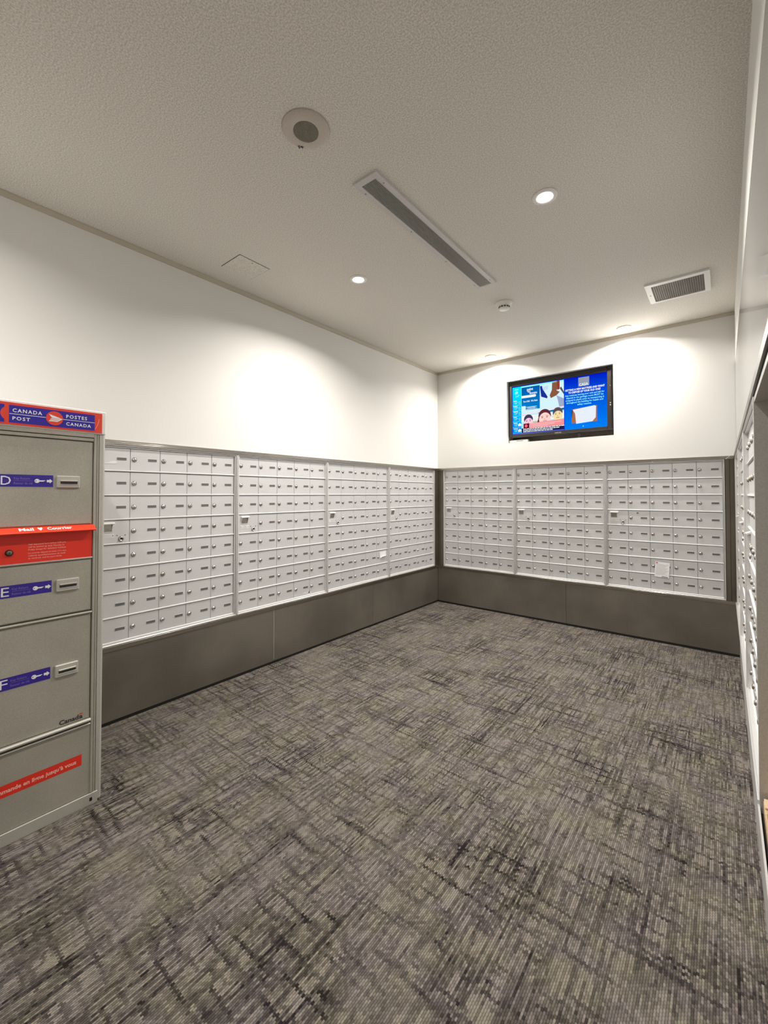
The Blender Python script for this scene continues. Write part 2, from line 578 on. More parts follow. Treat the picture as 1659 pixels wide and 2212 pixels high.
# parts of the carrier's master panel
mb = MB()
mb.prism([(0, -.004), (-.013, -.0075), (-.0165, -.0055), (-.0165, -.002), (-.013, -.001), (0, .004)], 0, .064, 'white')
ME_LIP = mesh_only(mb, 'lip', True)
mb = MB()
mb.rect(.004, .052, -.050, -.004, -.0002, 'steel')
mb.prism([(0, -.052), (-.003, -.052), (-.003, -.049), (0, -.049)], .002, .054, 'rail')
mb.prism([(0, -.050), (-.011, -.006), (0, -.006)], .0525, .0540, 'rail')
mb.prism([(0, -.050), (-.011, -.006), (0, -.006)], .0020, .0035, 'rail')
ME_CHUTE = mesh_only(mb, 'chute', True)
mb = MB()
mb.box(0, .068, -.0012, 0, -.012, .012, 'rail')
mb.rect(.018, .050, -.008, .008, -.0015, 'frame')
for u in (.007, .061):
    mb.lathe([(.0026, 0), (.0022, -.0022), (0, -.0024)], (u, 0, 0), 'dark', 'y', 8)
ME_SERIAL = mesh_only(mb, 'serial_plate')
mb = MB()
mb.lathe([(.0135, 0), (.0135, -.005), (.0115, -.0075), (.0085, -.0078), (.0080, -.006), (.004, -.0055), (0, -.0055)], (0, 0, 0), 'nickel', 'y', 20)
mb.disc((.001, -.0085, .001), .0046, 'dark', 'y', 12)
mb.disc((0, -.0008, 0), .0150, 'dark', 'y', 18)
for u in (-.021, .021):
    for v in (-.021, .021):
        mb.lathe([(.0028, 0), (.0024, -.0022), (0, -.0024)], (u, 0, v), 'dark', 'y', 8)
ME_MASTER = mesh_only(mb, 'master_lock')

mb = MB()
fz1 = 1.5415 - ZB
def frame_bar(x0, x1, z0, z1):
    mb.box(x0, x1, .0, .045, z0, z1, 'frame', .0012)
frame_bar(.0015, FS - .0085, .027, fz1)                       # side flanges
frame_bar(UW - FS + .0085, UW - .0015, .027, fz1)
frame_bar(.0015, UW - .0015, fz1 - .006, fz1)
frame_bar(.0015, UW - .0015, .027, .0325)
mb.box(FS - .0055, FS - .0004, .006, .045, .034, fz1 - .0085, 'frame')   # inner step
mb.box(UW - FS + .0004, UW - FS + .0055, .006, .045, .034, fz1 - .0085, 'frame')
mb.box(FS, UW - FS, .008, .045, fz1 - .0135, fz1 - .0088, 'frame')
mb.box(FS, UW - FS, .012, .045, .0325, .0355, 'frame')
mb.box(.002, UW - .002, .026, .044, .03, fz1, 'gap')
ME_FRAME = mesh_only(mb, 'frame')

def mailbox_unit(loc, rz, label, group, seed):
    root = empty('mailbox_unit', loc, rz)
    tag(root, label, 'mailbox', group)
    r = random.Random(seed)
    use(ME_FRAME, 'frame', root)
    for k in range(1, 8):
        use(ME_RAIL, 'rail', root, (FS, REC - .001, DZ0 + k * RP))
    use(ME_RAIL, 'rail', root, (FS, REC - .001, DZ0))
    for row in range(8):
        for col in range(5):
            x, z = FS + .0003 + col * CP, DZ0 + (7 - row) * RP
            if row == 3 and col == 0:
                d = use(ME_DOOR, 'master_panel', root, (x, REC, z))
                use(ME_LIP, 'lip', d, (.022, -.0014, .121))
                use(ME_CHUTE, 'chute', d, (.022, -.0016, .121))
                use(ME_SERIAL, 'serial_plate', d, (.018, -.0014, .050))
                use(ME_MASTER, 'master_lock', d, (.121, -.0014, .029))
                continue
            d = use(ME_DOOR, 'door', root, (x, REC + r.uniform(-.0004, .0004), z), (r.uniform(-.003, .003), 0, r.uniform(-.003, .003)))
            use(r.choice(ME_LOCKS), 'lock', d, (.0205, -.0014, .0705), (0, r.uniform(-.3, .3), 0))
            use(ME_PLATE, 'number_plate', d, (.1195, -.0014, .0718))
    return root

G = 'aluminium mailbox units set into the walls'
LY = [4.2165 - UW * (k + 1) for k in range(4)][::-1]
lab = ['aluminium mailbox unit with forty small doors, partly hidden behind the grey parcel locker',
       'aluminium mailbox unit second from the parcel locker, pale scuff on its bottom row',
       'aluminium mailbox unit third from the parcel locker, torn white sticker low on it',
       'aluminium mailbox unit at the corner end of the parcel locker wall']
for k in range(4):
    mailbox_unit((XL, LY[k], ZB), PI2, lab[k], G, k)
BX = [-2.5635 + UW * k for k in range(3)]
lab = ['aluminium mailbox unit under the television wall, in the corner farthest from the camera',
       'aluminium mailbox unit directly below the television, between two other units',
       'aluminium mailbox unit under the television wall with a white notice taped on']
for k in range(3):
    mailbox_unit((BX[k], YB, ZB), 0, lab[k], G, 10 + k)
RY = [4.130, 3.273, 2.416]
lab = ['aluminium mailbox unit seen edge-on, deepest of three beside the dark corner post',
       'aluminium mailbox unit seen edge-on, middle of three under the glossy wall panel',
       'aluminium mailbox unit seen edge-on, nearest of three, beside the bare metal niche']
for k in range(3):
    mailbox_unit((XW, RY[k], ZB), -PI2, lab[k], G, 20 + k)

# papers left on the boxes
mb = MB()
mb.box(-.052, .052, -.0006, 0, 0, .128, 'paper')
mb.rect(-.046, -.034, .114, .124, -.0009, 'redsign')
for k in range(9):
    zz = .106 - k * .0105
    mb.rect(-.044, .044 - (k * 37 % 5) * .006, zz, zz + .0028, -.0009, 'greyink')
mb.rect(.0, .044, .004, .009, -.0009, 'blackink')
mb.rect(-.049, .049, .1275, .128, -.0009, 'ink')
n = mb.build('notice')
n.location = (-.4225, YB + .0095, .556)
n.rotation_euler = (-.03, math.radians(3.5), 0)
tag(n, 'white printed notice taped over a mailbox door, slightly crooked', 'notice')
mb = MB()
mb.prism([(0, .0), (-.0008, .0), (-.0008, .060), (0, .060)], 0, .098, 'paper')
mb.prism([(0, 0), (-.014, .012), (-.0145, .0115), (-.001, -.001)], .02, .098, 'paper')
n = mb.build('torn_sticker', recalc=True)
n.location = (XL - REC + .004, 3.222, .634)
n.rotation_euler = (0, math.radians(-3), PI2)
tag(n, 'torn white sticker peeling off a mailbox door, third unit from the locker', 'sticker')
mb = MB()
mb.poly([(0, 0), (.078, .002), (.086, .010), (.082, .017), (.070, .019), (.058, .016), (.040, .007), (.012, .006)], 0, 'paper')
n = mb.build('label_residue')
n.location = (XL - REC + .0030, .815, 1.434)
n.rotation_euler = (0, 0, PI2)
tag(n, 'ragged white label residue on a top-row mailbox door beside the parcel locker', 'sticker')
mb = MB()
mb.poly([(0, 0), (.03, .02), (.045, .004), (.06, .022), (.075, .002), (.09, .02), (.10, 0), (.06, .006), (.05, -.004), (.03, .008)], 0, 'rail')
n = mb.build('glue_scuff')
n.location = (XL - REC + .0030, 2.24, .455)
n.rotation_euler = (0, 0, PI2)
tag(n, 'faint pale glue scuff on a bottom-row mailbox door, second unit from the locker', 'sticker')
mb = MB().box(0, .013, -.001, 0, 0, .013, 'plate')
n = mb.build('square_sticker')
n.location = (-.602, YB + REC - .0016, 1.092)
tag(n, 'tiny dark square sticker above a number plate, same unit as the notice', 'sticker')

# ------------------------------------------------------------ parcel locker
XB = -2.032
lk = empty('parcel_locker', (XB, .15, 0), PI2)
tag(lk, 'grey metal parcel locker with red and blue postal header and red mail slot', 'locker')
U0 = -.15                     # local x = world y - .15
def LM():
    return MB()
def lb(mb, u0, u1, y0, y1, z0, z1, m, ch=0.0):
    return mb.box(u0 + U0, u1 + U0, y0, y1, z0, z1, m, ch)
DEP = .585
mb = LM()
lb(mb, -.40, .636, .022, DEP, .0, 1.515, 'locker')
mb.build('body', lk)
# right stile with grooves and a rounded return
mb = LM()
lb(mb, .605, .6145, -.001, .03, .046, 1.515, 'locker', .0015)
lb(mb, .616, .6235, .001, .03, .012, 1.515, 'locker', .0015)
mb.prism([(.625 + U0, .03), (.625 + U0, .001), (.639 + U0, .001), (.645 + U0, .005), (.648 + U0, .012), (.648 + U0, .03)], .010, 1.515, 'lockerlight', 'z')
mb.build('stile', lk, recalc=True)
mb = LM()
lb(mb, .268, .292, .0, .03, .046, 1.515, 'locker', .0015)
mb.build('stile', lk)
# top rail
mb = LM()
lb(mb, -.40, .605, -.002, .03, 1.499, 1.515, 'locker', .001)
lb(mb, -.40, .605, .002, .03, 1.484, 1.497, 'locker', .001)
mb.build('top_rail', lk)
# header sign
mb = LM()
lb(mb, -.40, .646, -.006, DEP, 1.515, 1.611, 'white', .003)
lb(mb, -.39, .630, -.009, 0, 1.5205, 1.6015, 'redsign')
hd = mb.build('header', lk)
mb = LM()
lb(mb, .335, .603, -.0098, 0, 1.528, 1.592, 'blue')
lb(mb, -.05, .322, -.0098, 0, 1.528, 1.592, 'blue')
CZ = 1.5605
mb.poly([(.3225 + U0, CZ - .0222)] + [(.338 - .027 * math.cos(a) + U0, CZ + .027 * math.sin(a)) for a in [math.radians(-52 + 13 * k) for k in range(9)]] + [(.3225 + U0, CZ + .0222)], -.0101, 'redsign')
Y = -.0102
for a, b in ((.336, .445), (.494, .603)):
    mb.rect(a + U0, b + U0, CZ - .0012, CZ + .0006, Y, 'ink')
mb.text('CANADA', .3445 + U0, 1.5672, Y, .0135, 'ink', .02, width=.086, space=1.25)
mb.text('POST', .3445 + U0, 1.5385, Y, .0125, 'ink', .02, width=.0505, space=1.25)
mb.text('POSTES', .506 + U0, 1.5672, Y, .0135, 'ink', .02, width=.070, space=1.25)
mb.text('CANADA', .506 + U0, 1.5385, Y, .0125, 'ink', .02, width=.084, space=1.25)
mb.disc((.469 + U0, Y - .0003, CZ), .0270, 'redsign', 'y', 36)
Y2 = Y - .0008
DZ = CZ - 1.555
# winged envelope mark
mb.poly([(x + U0, z + DZ) for x, z in ((.4505, 1.5700), (.490, 1.5565), (.4605, 1.5560))], Y2, 'ink')
mb.poly([(x + U0, z + DZ) for x, z in ((.4505, 1.5420), (.478, 1.5420), (.4945, 1.5545), (.4905, 1.5560), (.4585, 1.5545))], Y2, 'ink')
for k in range(3):
    z = 1.5452 + k * .0033 + DZ
    mb.poly([(x + U0, zz) for x, zz in ((.4510 + k * .002, z), (.479 + k * .003, z), (.4805 + k * .003, z + .0010), (.4520 + k * .002, z + .0010))], Y2 - .0002, 'redsign')
mb.build('sign_lettering', hd)
# scratch on the header's end
mb = LM()
pts = [(.597, 1.5275), (.606, 1.538), (.612, 1.550), (.616, 1.564), (.618, 1.578)]
for (a, b), (c, d) in zip(pts, pts[1:]):
    mb.poly([(a + U0, b), (a + .0014 + U0, b), (c + .0014 + U0, d), (c + U0, d)], -.0096, 'pinkink')
mb.build('scratch', hd)

def locker_door(u0, u1, z0, z1, name='door'):
    mb = LM()
    x0, x1 = u0 + U0, u1 + U0
    prof_d = .012
    # slightly domed sheet: centre panel and sloped edges
    e = .012
    vs = [(x0, .016, z0), (x1, .016, z0), (x1, .016, z1), (x0, .016, z1),
          (x0, .006, z0), (x1, .006, z0), (x1, .006, z1), (x0, .006, z1),
          (x0 + e, .002, z0 + e * .4), (x1 - e, .002, z0 + e * .4), (x1 - e, .002, z1 - e * .4), (x0 + e, .002, z1 - e * .4)]
    fs = [(8, 9, 10, 11), (4, 5, 9, 8), (5, 6, 10, 9), (6, 7, 11, 10), (7, 4, 8, 11), (0, 1, 5, 4), (1, 2, 6, 5), (2, 3, 7, 6), (3, 0, 4, 7)]
    mb.add(vs, fs, 'locker')
    return mb.build(name, lk)

def key_slot(d, u, z):
    mb = LM()
    a, b, zz0, zz1 = u, u + .076, z - .024, z + .024
    mb.box(a + U0, b + U0, -.008, .003, zz0, zz1, 'lockerlight', .003)
    mb.box(a + .010 + U0, b - .008 + U0, -.0135, -.008, z + .001, z + .007, 'lockerlight', .002)
    mb.rect(a + .011 + U0, b - .009 + U0, z - .0085, z + .001, -.0084, 'blackink')
    mb.box(a + .008 + U0, b - .006 + U0, -.010, -.008, z - .0125, z - .0088, 'lockerlight', .001)
    mb.build('key_return_slot', d)

def key_label(d, letter, z, dim):
    mb = LM()
    mb.rect(.296 + U0, .470 + U0, z - .0225, z + .0225, .0012, 'labelblue')
    Y = .0006
    mb.text(letter, .345 + U0, z - .0160, Y, .034, 'ink', .0, width=.022 if letter != 'D' else .028, align='RIGHT')
    mb.text('Key Return', .353 + U0, z + .0045, Y, .0085, 'dimink', .008, width=.046)
    mb.rect(.353 + U0, .407 + U0, z - .0006, z + .0004, Y, 'dimink')
    mb.text('Retour de cl\u00e9', .353 + U0, z - .0135, Y, .0085, 'dimink', .008, width=.054)
    # key
    c = (.4205 + U0, Y, z)
    mb.disc(c, .0078, 'ink', 'y', 18)
    mb.disc((c[0] - .0035, Y - .0003, z), .0018, 'labelblue', 'y', 10)
    mb.poly([(.427 + U0, z - .0024), (.440 + U0, z - .0024), (.4425 + U0, z + .0002), (.4455 + U0, z + .0004), (.4455 + U0, z + .0026), (.427 + U0, z + .0026)], Y - .0001, 'ink')
    # arrow
    mb.poly([(.4500 + U0, z - .0045), (.4590 + U0, z - .0045), (.4590 + U0, z - .0090), (.4680 + U0, z), (.4590 + U0, z + .0090), (.4590 + U0, z + .0045), (.4500 + U0, z + .0045)], Y, 'ink')
    mb.build('key_return_label', d)

for letter, z0, z1, zl, su in (('D', 1.143, 1.480, 1.3165, .480), ('E', .792, 1.002, .9105, .482), ('F', .353, .778, .578, .483)):
    d = locker_door(.294, .6025, z0, z1)
    key_label(d, letter, zl, 1)
    key_slot(d, su, zl - .002)
    if letter == 'F':
        mb = LM()
        mb.text('Canad', .500 + U0, .3625, .0012, .0175, 'blackink', .03, width=.064, shear=.0)
        mb.text('a', .5655 + U0, .3625, .0012, .0175, 'blackink', .03, width=.0125)
        mb.rect(.5655 + U0, .5680 + U0, .3780, .3825, .0011, 'red')
        mb.rect(.5755 + U0, .5780 + U0, .3780, .3825, .0011, 'red')
        mb.rect(.5688 + U0, .5747 + U0, .3780, .3825, .0011, 'red')
        mb.build('wordmark', d)
# doors of the half outside the frame
for z0, z1 in ((1.143, 1.480), (.792, 1.002), (.353, .778)):
    locker_door(-.39, .266, z0, z1)
# ledges between the doors
for z0, z1, yy, m in ((.7805, .7875, -.006, 'locker'), (1.0035, 1.0095, -.004, 'lockerlight'), (.342, .352, -.010, 'lockerlight'), (.3285, .3325, -.006, 'lockerlight')):
    mb = LM()
    mb.prism([(.02, z0), (yy + .002, z0), (yy, z0 + .002), (yy, z1 - .003), (yy + .004, z1), (.02, z1)], -.39 + U0, .6035 + U0, m)
    mb.build('ledge', lk, recalc=True)
lb(LM(), -.39, .603, .016, .03, .3325, .342, 'gap').build('shadow_gap', lk)
# mail slot: flap and front
mb = LM()
lb(mb, -.39, .603, .004, .03, 1.0095, 1.142, 'red')
ms = mb.build('mail_slot_front', lk)
mb = LM()
flap = [(.004, 1.1425), (-.030, 1.1265), (-.034, 1.1225), (-.031, 1.1195), (.004, 1.1235)]
mb.prism(flap, -.39 + U0, .607 + U0, 'redflap')
fl = mb.build('flap', ms, recalc=True)
# text lying on the flap's slope
sl = (1.1425 - 1.1265) / .034
def on_flap(px, pz):          # pz: 0 at the outer edge .. 1 at the hinge
    y = -.030 + .034 * pz
    return (px, y - .0006, 1.1265 + (y + .030) * sl + .0010)
mb = LM()
mb.text('Mail', .3665 + U0, .20, 0, .55, 'ink', .03, width=.043, mapf=on_flap)
mb.text('Courrier', .450 + U0, .20, 0, .55, 'ink', .03, width=.079, mapf=on_flap)
# small heart-like leaf between the words
lf = [(.4290, .12), (.4355, .45), (.4365, .62), (.4340, .78), (.4315, .74), (.4290, .62), (.4265, .74), (.4240, .78), (.4215, .62), (.4225, .45)]
mb.add([on_flap(a + U0, b) for a, b in lf], [list(range(len(lf)))], 'ink')
mb.build('flap_lettering', ms)
mb = LM()
for k, s in enumerate(('Mail deposited here before 5:00 p.m.', 'will be picked up daily Monday to', 'Friday except for statutory holidays.')):
    mb.text(s, .3985 + U0, 1.0745 - k * .0098, .0032, .0058, 'pinkink', .004, width=(.117, .111, .117)[k])
for k, s in enumerate(('Le courrier d\u00e9pos\u00e9 ici avant 17 h sera', 'collect\u00e9 quotidiennement du lundi', 'au vendredi, sauf les jours f\u00e9ri\u00e9s.')):
    mb.text(s, .3985 + U0, 1.0420 - k * .0098, .0032, .0058, 'pinkink', .004, width=(.117, .114, .104)[k])
mb.build('pickup_notice', ms)
mb = LM()
mb.lathe([(.0115, .004), (.0115, -.002), (.0095, -.0045), (.006, -.005), (0, -.005)], (.3435 + U0, 0, 1.0515), 'dark', 'y', 20)
mb.lathe([(.0085, -.0046), (.0075, -.0062), (0, -.0062)], (.3435 + U0, 0, 1.0515), 'lockface', 'y', 18)
mb.rect(.3425 + U0, .3445 + U0, 1.0485, 1.0545, -.0066, 'dark')
mb.build('lock', ms)
# bottom panel, slogan strip, plinth
mb = LM()
lb(mb, -.39, .6095, .003, .03, .046, .327, 'locker', .001)
bp = mb.build('bottom_panel', lk)
mb = LM()
mb.rect(-.16 + U0, .5765 + U0, .1725, .2165, .0024, 'red')
mb.text('De la commande en ligne jusqu\u2019\u00e0 vous', .5580 + U0, .1868, .0018, .0150, 'pinkink', .03, align='RIGHT', width=.305)
mb.build('slogan_strip', bp)
mb = LM()
lb(mb, -.40, .632, -.002, .03, .0, .0445, 'lockerlight', .001)
mb.rect(.590 + U0, .600 + U0, .016, .028, -.0026, 'niche')
mb.rect(.604 + U0, .6135 + U0, .014, .028, -.0026, 'dark')
mb.build('plinth', lk)

# ------------------------------------------------------------ television in its wall recess
TY = YB + .045                # front of the bezel
TX0, TX1, TZ0, TZ1 = -1.782, -.779, 1.862, 2.454
SX0, SX1, SZ0, SZ1 = -1.745, -.834, 1.895, 2.402
tv = empty('television', ((TX0 + TX1) / 2, TY, TZ0), 0)
tag(tv, 'black flat television in a wall recess showing a bright blue notice screen', 'television')
tx = lambda x: x - (TX0 + TX1) / 2
tz = lambda z: z - TZ0
mb = MB()
mb.box(tx(TX0), tx(SX0), 0, .05, tz(TZ0), tz(TZ1), 'tvplastic', .003)
mb.box(tx(SX1), tx(TX1), 0, .05, tz(TZ0), tz(TZ1), 'tvplastic', .003)
mb.box(tx(SX0), tx(SX1), 0, .05, tz(SZ1), tz(TZ1), 'tvplastic', .003)
mb.box(tx(SX0), tx(SX1), 0, .05, tz(TZ0), tz(SZ0), 'tvplastic', .003)
mb.box(tx(TX0 + .02), tx(TX1 - .02), .05, .09, tz(TZ0 + .02), tz(TZ1 - .02), 'tvplastic')
bz = mb.build('bezel', tv)
mb = MB()
# curved lower lip
pts = []
for i in range(13):
    a = math.pi * i / 12
    pts.append((-.075 * math.cos(a), -.012 * math.sin(a)))
mb.prism([(p, q + .0) for p, q in pts], .004, .03, 'tvplastic', 'y')
o = mb.build('lower_lip', bz, recalc=True)
o.location = (tx(-1.24), 0, 0.001)
mb = MB()
mb.text('SAMSUNG', tx(-1.275), tz(1.8700), -.0006, .010, 'niche', .01, width=.062, align='CENTER')
mb.disc((tx(-.806), -.0008, tz(2.11)), .004, 'ink', 'y', 10)
mb.disc((tx(-.806), -.0008, tz(2.09)), .0045, 'ink', 'y', 10)
mb.disc((tx(-.806), -.0008, tz(2.27)), .003, 'niche', 'y', 10)
mb.build('markings', bz)

# screen content, drawn in s (across) and t (up)
def E_(n, r, g, b, k=1.0):
    M['scr_' + n] = emit('screen_' + n, srgb(r, g, b), k)
    return 'scr_' + n
def E_grad(n, top, bot, z0, z1):
    m = emit('screen_' + n, (1, 1, 1, 1), 1.0)
    nt = m.node_tree
    e = [q for q in nt.nodes if q.type == 'EMISSION'][0]
    tcn = nt.nodes.new('ShaderNodeTexCoord')
    sp = nt.nodes.new('ShaderNodeSeparateXYZ')
    mr = nt.nodes.new('ShaderNodeMapRange')
    mr.inputs[1].default_value = z0
    mr.inputs[2].default_value = z1
    mx = nt.nodes.new('ShaderNodeMix'); mx.data_type = 'RGBA'
    mx.inputs[6].default_value = srgb(*bot)
    mx.inputs[7].default_value = srgb(*top)
    nt.links.new(tcn.outputs['Object'], sp.inputs[0])
    nt.links.new(sp.outputs[2], mr.inputs[0])
    nt.links.new(mr.outputs[0], mx.inputs[0])
    nt.links.new(mx.outputs[2], e.inputs[0])
    M['scr_' + n] = m
    return 'scr_' + n
SZ = (tz(SZ0), tz(SZ1))
E_('border', 20, 40, 190); E_('white', 250, 255, 255); E_('cyan', 150, 250, 255); E_('teal', 0, 105, 178)
E_('pale', 215, 245, 252); E_('brush', 140, 88, 66); E_('handle', 150, 62, 38); E_('cloth', 28, 48, 150)
E_('grey', 160, 172, 205); E_('pink', 252, 150, 150); E_('lightpink', 255, 225, 230); E_('maroon', 84, 12, 34)
E_('navy', 32, 28, 84); E_('skin1', 250, 205, 225); E_('skin2', 255, 214, 205); E_('skin3', 250, 226, 170)
E_('hair', 96, 40, 56); E_('hair2', 70, 56, 84); E_('hair3', 84, 78, 88); E_('logo', 150, 158, 175); E_('sky', 196, 226, 248)
E_('reddot', 252, 96, 112); E_('stone', 205, 200, 185); E_('mat', 232, 240, 250); E_('wood', 170, 110, 80); E_('line', 120, 150, 255)
E_('trees', 200, 195, 170)
E_grad('left', (0, 240, 255), (0, 130, 250), *SZ)
E_grad('right', (0, 26, 200), (0, 128, 250), SZ[0], SZ[1])
E_grad('bar', (0, 90, 170), (0, 125, 205), SZ[0] + .27, SZ[1])
mb = MB()
sx = lambda s: tx(SX0 + s * (SX1 - SX0))
sz = lambda t_: tz(SZ0 + t_ * (SZ1 - SZ0))
LAY = [0]
def R(s0, s1, t0, t1, m, lay):
    mb.rect(sx(s0), sx(s1), sz(t0), sz(t1), .009 - lay * .0004, 'scr_' + m)
def PL(pts, m, lay):
    mb.poly([(sx(a), sz(b)) for a, b in pts], .009 - lay * .0004, 'scr_' + m)
def EL(s, t_, rs, rt, m, lay, seg=24):
    mb.disc((sx(s), .009 - lay * .0004, sz(t_)), rs * (SX1 - SX0), 'scr_' + m, 'y', seg, rt * (SZ1 - SZ0))
def TX(str_, s, t_, h, m, lay, width=None, bold=.02, align='LEFT'):
    mb.text(str_, sx(s), sz(t_), .009 - lay * .0004, h * (SZ1 - SZ0), 'scr_' + m, bold, width=width * (SX1 - SX0) if width else None, align=align)
R(0, 1, 0, 1, 'border', 0)
R(.005, .108, .015, .985, 'left', 1)
R(.108, .112, .015, .985, 'cyan', 1)
# weather column
PL([(.035, .84), (.065, .84), (.072, .87), (.06, .905), (.045, .90), (.033, .87)], 'cyan', 2)
TX('14\u00b0', .045, .77, .05, 'cyan', 2)
R(.03, .075, .925, .94, 'cyan', 2)
for k, (tt, hi) in enumerate(((.655, 0), (.54, 0), (.43, 0), (.315, 0), (.195, 1), (.075, 1))):
    R(.018, .055 + .006 * (k % 3), tt + .035, tt + .048, 'white', 2)
    TX(('16', '17', '19', '17', '15', '16')[k] + '\u00b0', .03, tt - .02, .042, 'cyan', 2)
    if hi:
        PL([(.068, tt - .025), (.106, tt - .025), (.108, tt), (.098, tt + .02), (.09, tt + .04), (.08, tt + .02), (.07, tt + .008)], 'white', 2)
    else:
        EL(.087, tt, .009, .03, 'cyan', 2, 10)
        EL(.087, tt, .006, .022, 'left', 3, 10)
    R(.005, .108, tt - .052, tt - .047, 'cyan', 2)
# upper advertisement
R(.112, .578, .36, .985, 'pale', 1)
R(.112, .320, .57, .955, 'bar', 2)
R(.112, .578, .955, .985, 'cyan', 2)
TX('paint', .175, .880, .055, 'white', 3, .07)
TX('by', .185, .842, .04, 'white', 3, .03)
TX('donato', .205, .800, .048, 'white', 3, .085)
R(.112, .265, .735, .785, 'white', 3)
EL(.265, .76, .013, .025, 'white', 3)
TX('You Chill . We Paint', .130, .645, .034, 'white', 3, .165)
R(.165, .285, .535, .545, 'white', 4)
R(.180, .27, .515, .523, 'white', 4)
R(.155, .320, .485, .57, 'bar', 2)
R(.165, .290, .495, .503, 'pale', 4)
PL([(.322, .93), (.345, .93), (.36, .84), (.405, .70), (.400, .665), (.335, .715)], 'cloth', 2)
PL([(.455, .97), (.53, .985), (.525, .85), (.50, .80), (.535, .76), (.50, .70), (.44, .66), (.428, .72), (.452, .82)], 'brush', 2)
PL([(.505, .985), (.535, .985), (.535, .82), (.512, .80)], 'handle', 3)
PL([(.535, .83), (.578, .70), (.578, .75), (.55, .86)], 'hair3', 2)
PL([(.50, .70), (.578, .62), (.578, .45), (.53, .46), (.515, .60)], 'grey', 2)
PL([(.345, .90), (.41, .93), (.41, .84), (.36, .83)], 'sky', 2)
PL([(.112, .39), (.578, .455), (.578, .475), (.112, .41)], 'lightpink', 3)
R(.112, .16, .42, .56, 'pale', 3)
# photograph with three faces
R(.112, .578, .10, .39, 'sky', 4)
PL([(.30, .40), (.578, .44), (.578, .40), (.30, .37)], 'teal', 4)
R(.112, .578, .24, .37, 'white', 5)
EL(.285, .27, .05, .10, 'trees', 5)
def face(s, t_, r, skin, hair, k=1.0, jaw=1.25):
    EL(s, t_ + .052, r * 1.04, r * 2.0, hair, 6)
    EL(s + .003, t_ - .018, r * .98, r * 2.0 * jaw * .80, skin, 7)
    EL(s - r * .4, t_ + .015, r * .17, .007, hair, 8, 10)
    EL(s + r * .4, t_ + .022, r * .17, .007, hair, 8, 10)
    R(s - r * .62, s - r * .2, t_ + .036, t_ + .043, hair, 8)
    R(s + r * .2, s + r * .62, t_ + .043, t_ + .050, hair, 8)
    PL([(s - .002, t_ + .01), (s + .007, t_ - .03), (s - .006, t_ - .032)], 'pink', 8)
    R(s - r * .3, s + r * .35, t_ - .056, t_ - .048, 'hair', 8)
face(.190, .235, .050, 'skin1', 'hair2')
face(.372, .275, .066, 'skin2', 'hair')
face(.512, .310, .050, 'skin3', 'hair3')
PL([(.29, .20), (.32, .40), (.345, .42), (.335, .30), (.315, .20)], 'hair', 6)
EL(.455, .30, .012, .04, 'hair2', 5)
PL([(.205, .16), (.578, .205), (.578, .105), (.205, .105)], 'pink', 9)
PL([(.205, .16), (.578, .205), (.578, .225), (.205, .20)], 'pink', 9)
for k in range(3):
    R(.215, .55 - .07 * k, .180 - k * .026, .187 - k * .026, 'lightpink', 10)
R(.112, .578, .015, .112, 'navy', 9)
R(.135, .200, .10, .205, 'maroon', 10)
EL(.165, .155, .017, .032, 'reddot', 11)
# three rows of small print, too small to read
for k in range(3):
    s = .13
    q = random.Random(k)
    while s < (.56, .52, .45)[k]:
        wd = q.uniform(.012, .04)
        R(s, s + wd, .088 - k * .029, .103 - k * .029, 'white', 10)
        s += wd + .005
R(.112, .578, .010, .016, 'line', 10)
# notice on the right half
R(.584, 1, 0, 1, 'right', 1)
R(.725, .832, .805, .975, 'logo', 2)
TX('CASA', .778, .815, .050, 'white', 3, .088, align='CENTER')
TX('GETTING A NEW MATTRESS AND WANT', .785, .745, .036, 'white', 3, .388, .035, 'CENTER')
TX('TO DISPOSE OF YOUR OLD ONE?', .782, .693, .036, 'white', 3, .315, .035, 'CENTER')
for k, (s_, wd) in enumerate((('Any mattress leaving your unit and left for', .385), ('disposal in the garbage room MUST be', .365),
                              ('wrapped in plastic prior to transporting it', .378), ('throughout the building for health and', .36), ('safety reasons.', .14))):
    TX(s_, .783, .642 - k * .047, .032, 'cyan', 3, wd, .02, 'CENTER')
PL([(.655, .115), (.905, .115), (.905, .415), (.655, .385)], 'wood', 2)
PL([(.655, .20), (.672, .39), (.655, .375)], 'hair2', 3)
PL([(.700, .10), (.86, .12), (.892, .19), (.895, .40), (.88, .415), (.665, .375), (.69, .30)], 'mat', 3)
EL(.770, .045, .006, .010, 'cyan', 3, 12)
for s_ in (.80, .815):
    EL(s_, .045, .0022, .004, 'line', 3, 8)
mb.build('screen', tv)
# boxes lying in the recess under the set
mb = MB().box(0, .20, 0, .05, 0, .030, 'device', .002)
mb.rect(.012, .19, .004, .018, -.0006, 'niche')
mb.rect(.08, .15, .019, .023, -.0008, 'blackink')
o = mb.build('media_player')
o.location = (-1.778, YB + .045, TVZ0)
o['label'] = 'flat grey media box lying under the television in its recess'
o['category'] = 'media box'
mb = MB().box(0, .03, 0, .03, 0, .055, 'tvplastic', .003)
mb.box(.004, .026, .004, .026, .054, .058, 'dark', .001)
o = mb.build('receiver_dongle')
o.location = (-1.10, YB + .06, TVZ0)
tag(o, 'small black receiver standing under the television in its recess', 'receiver')

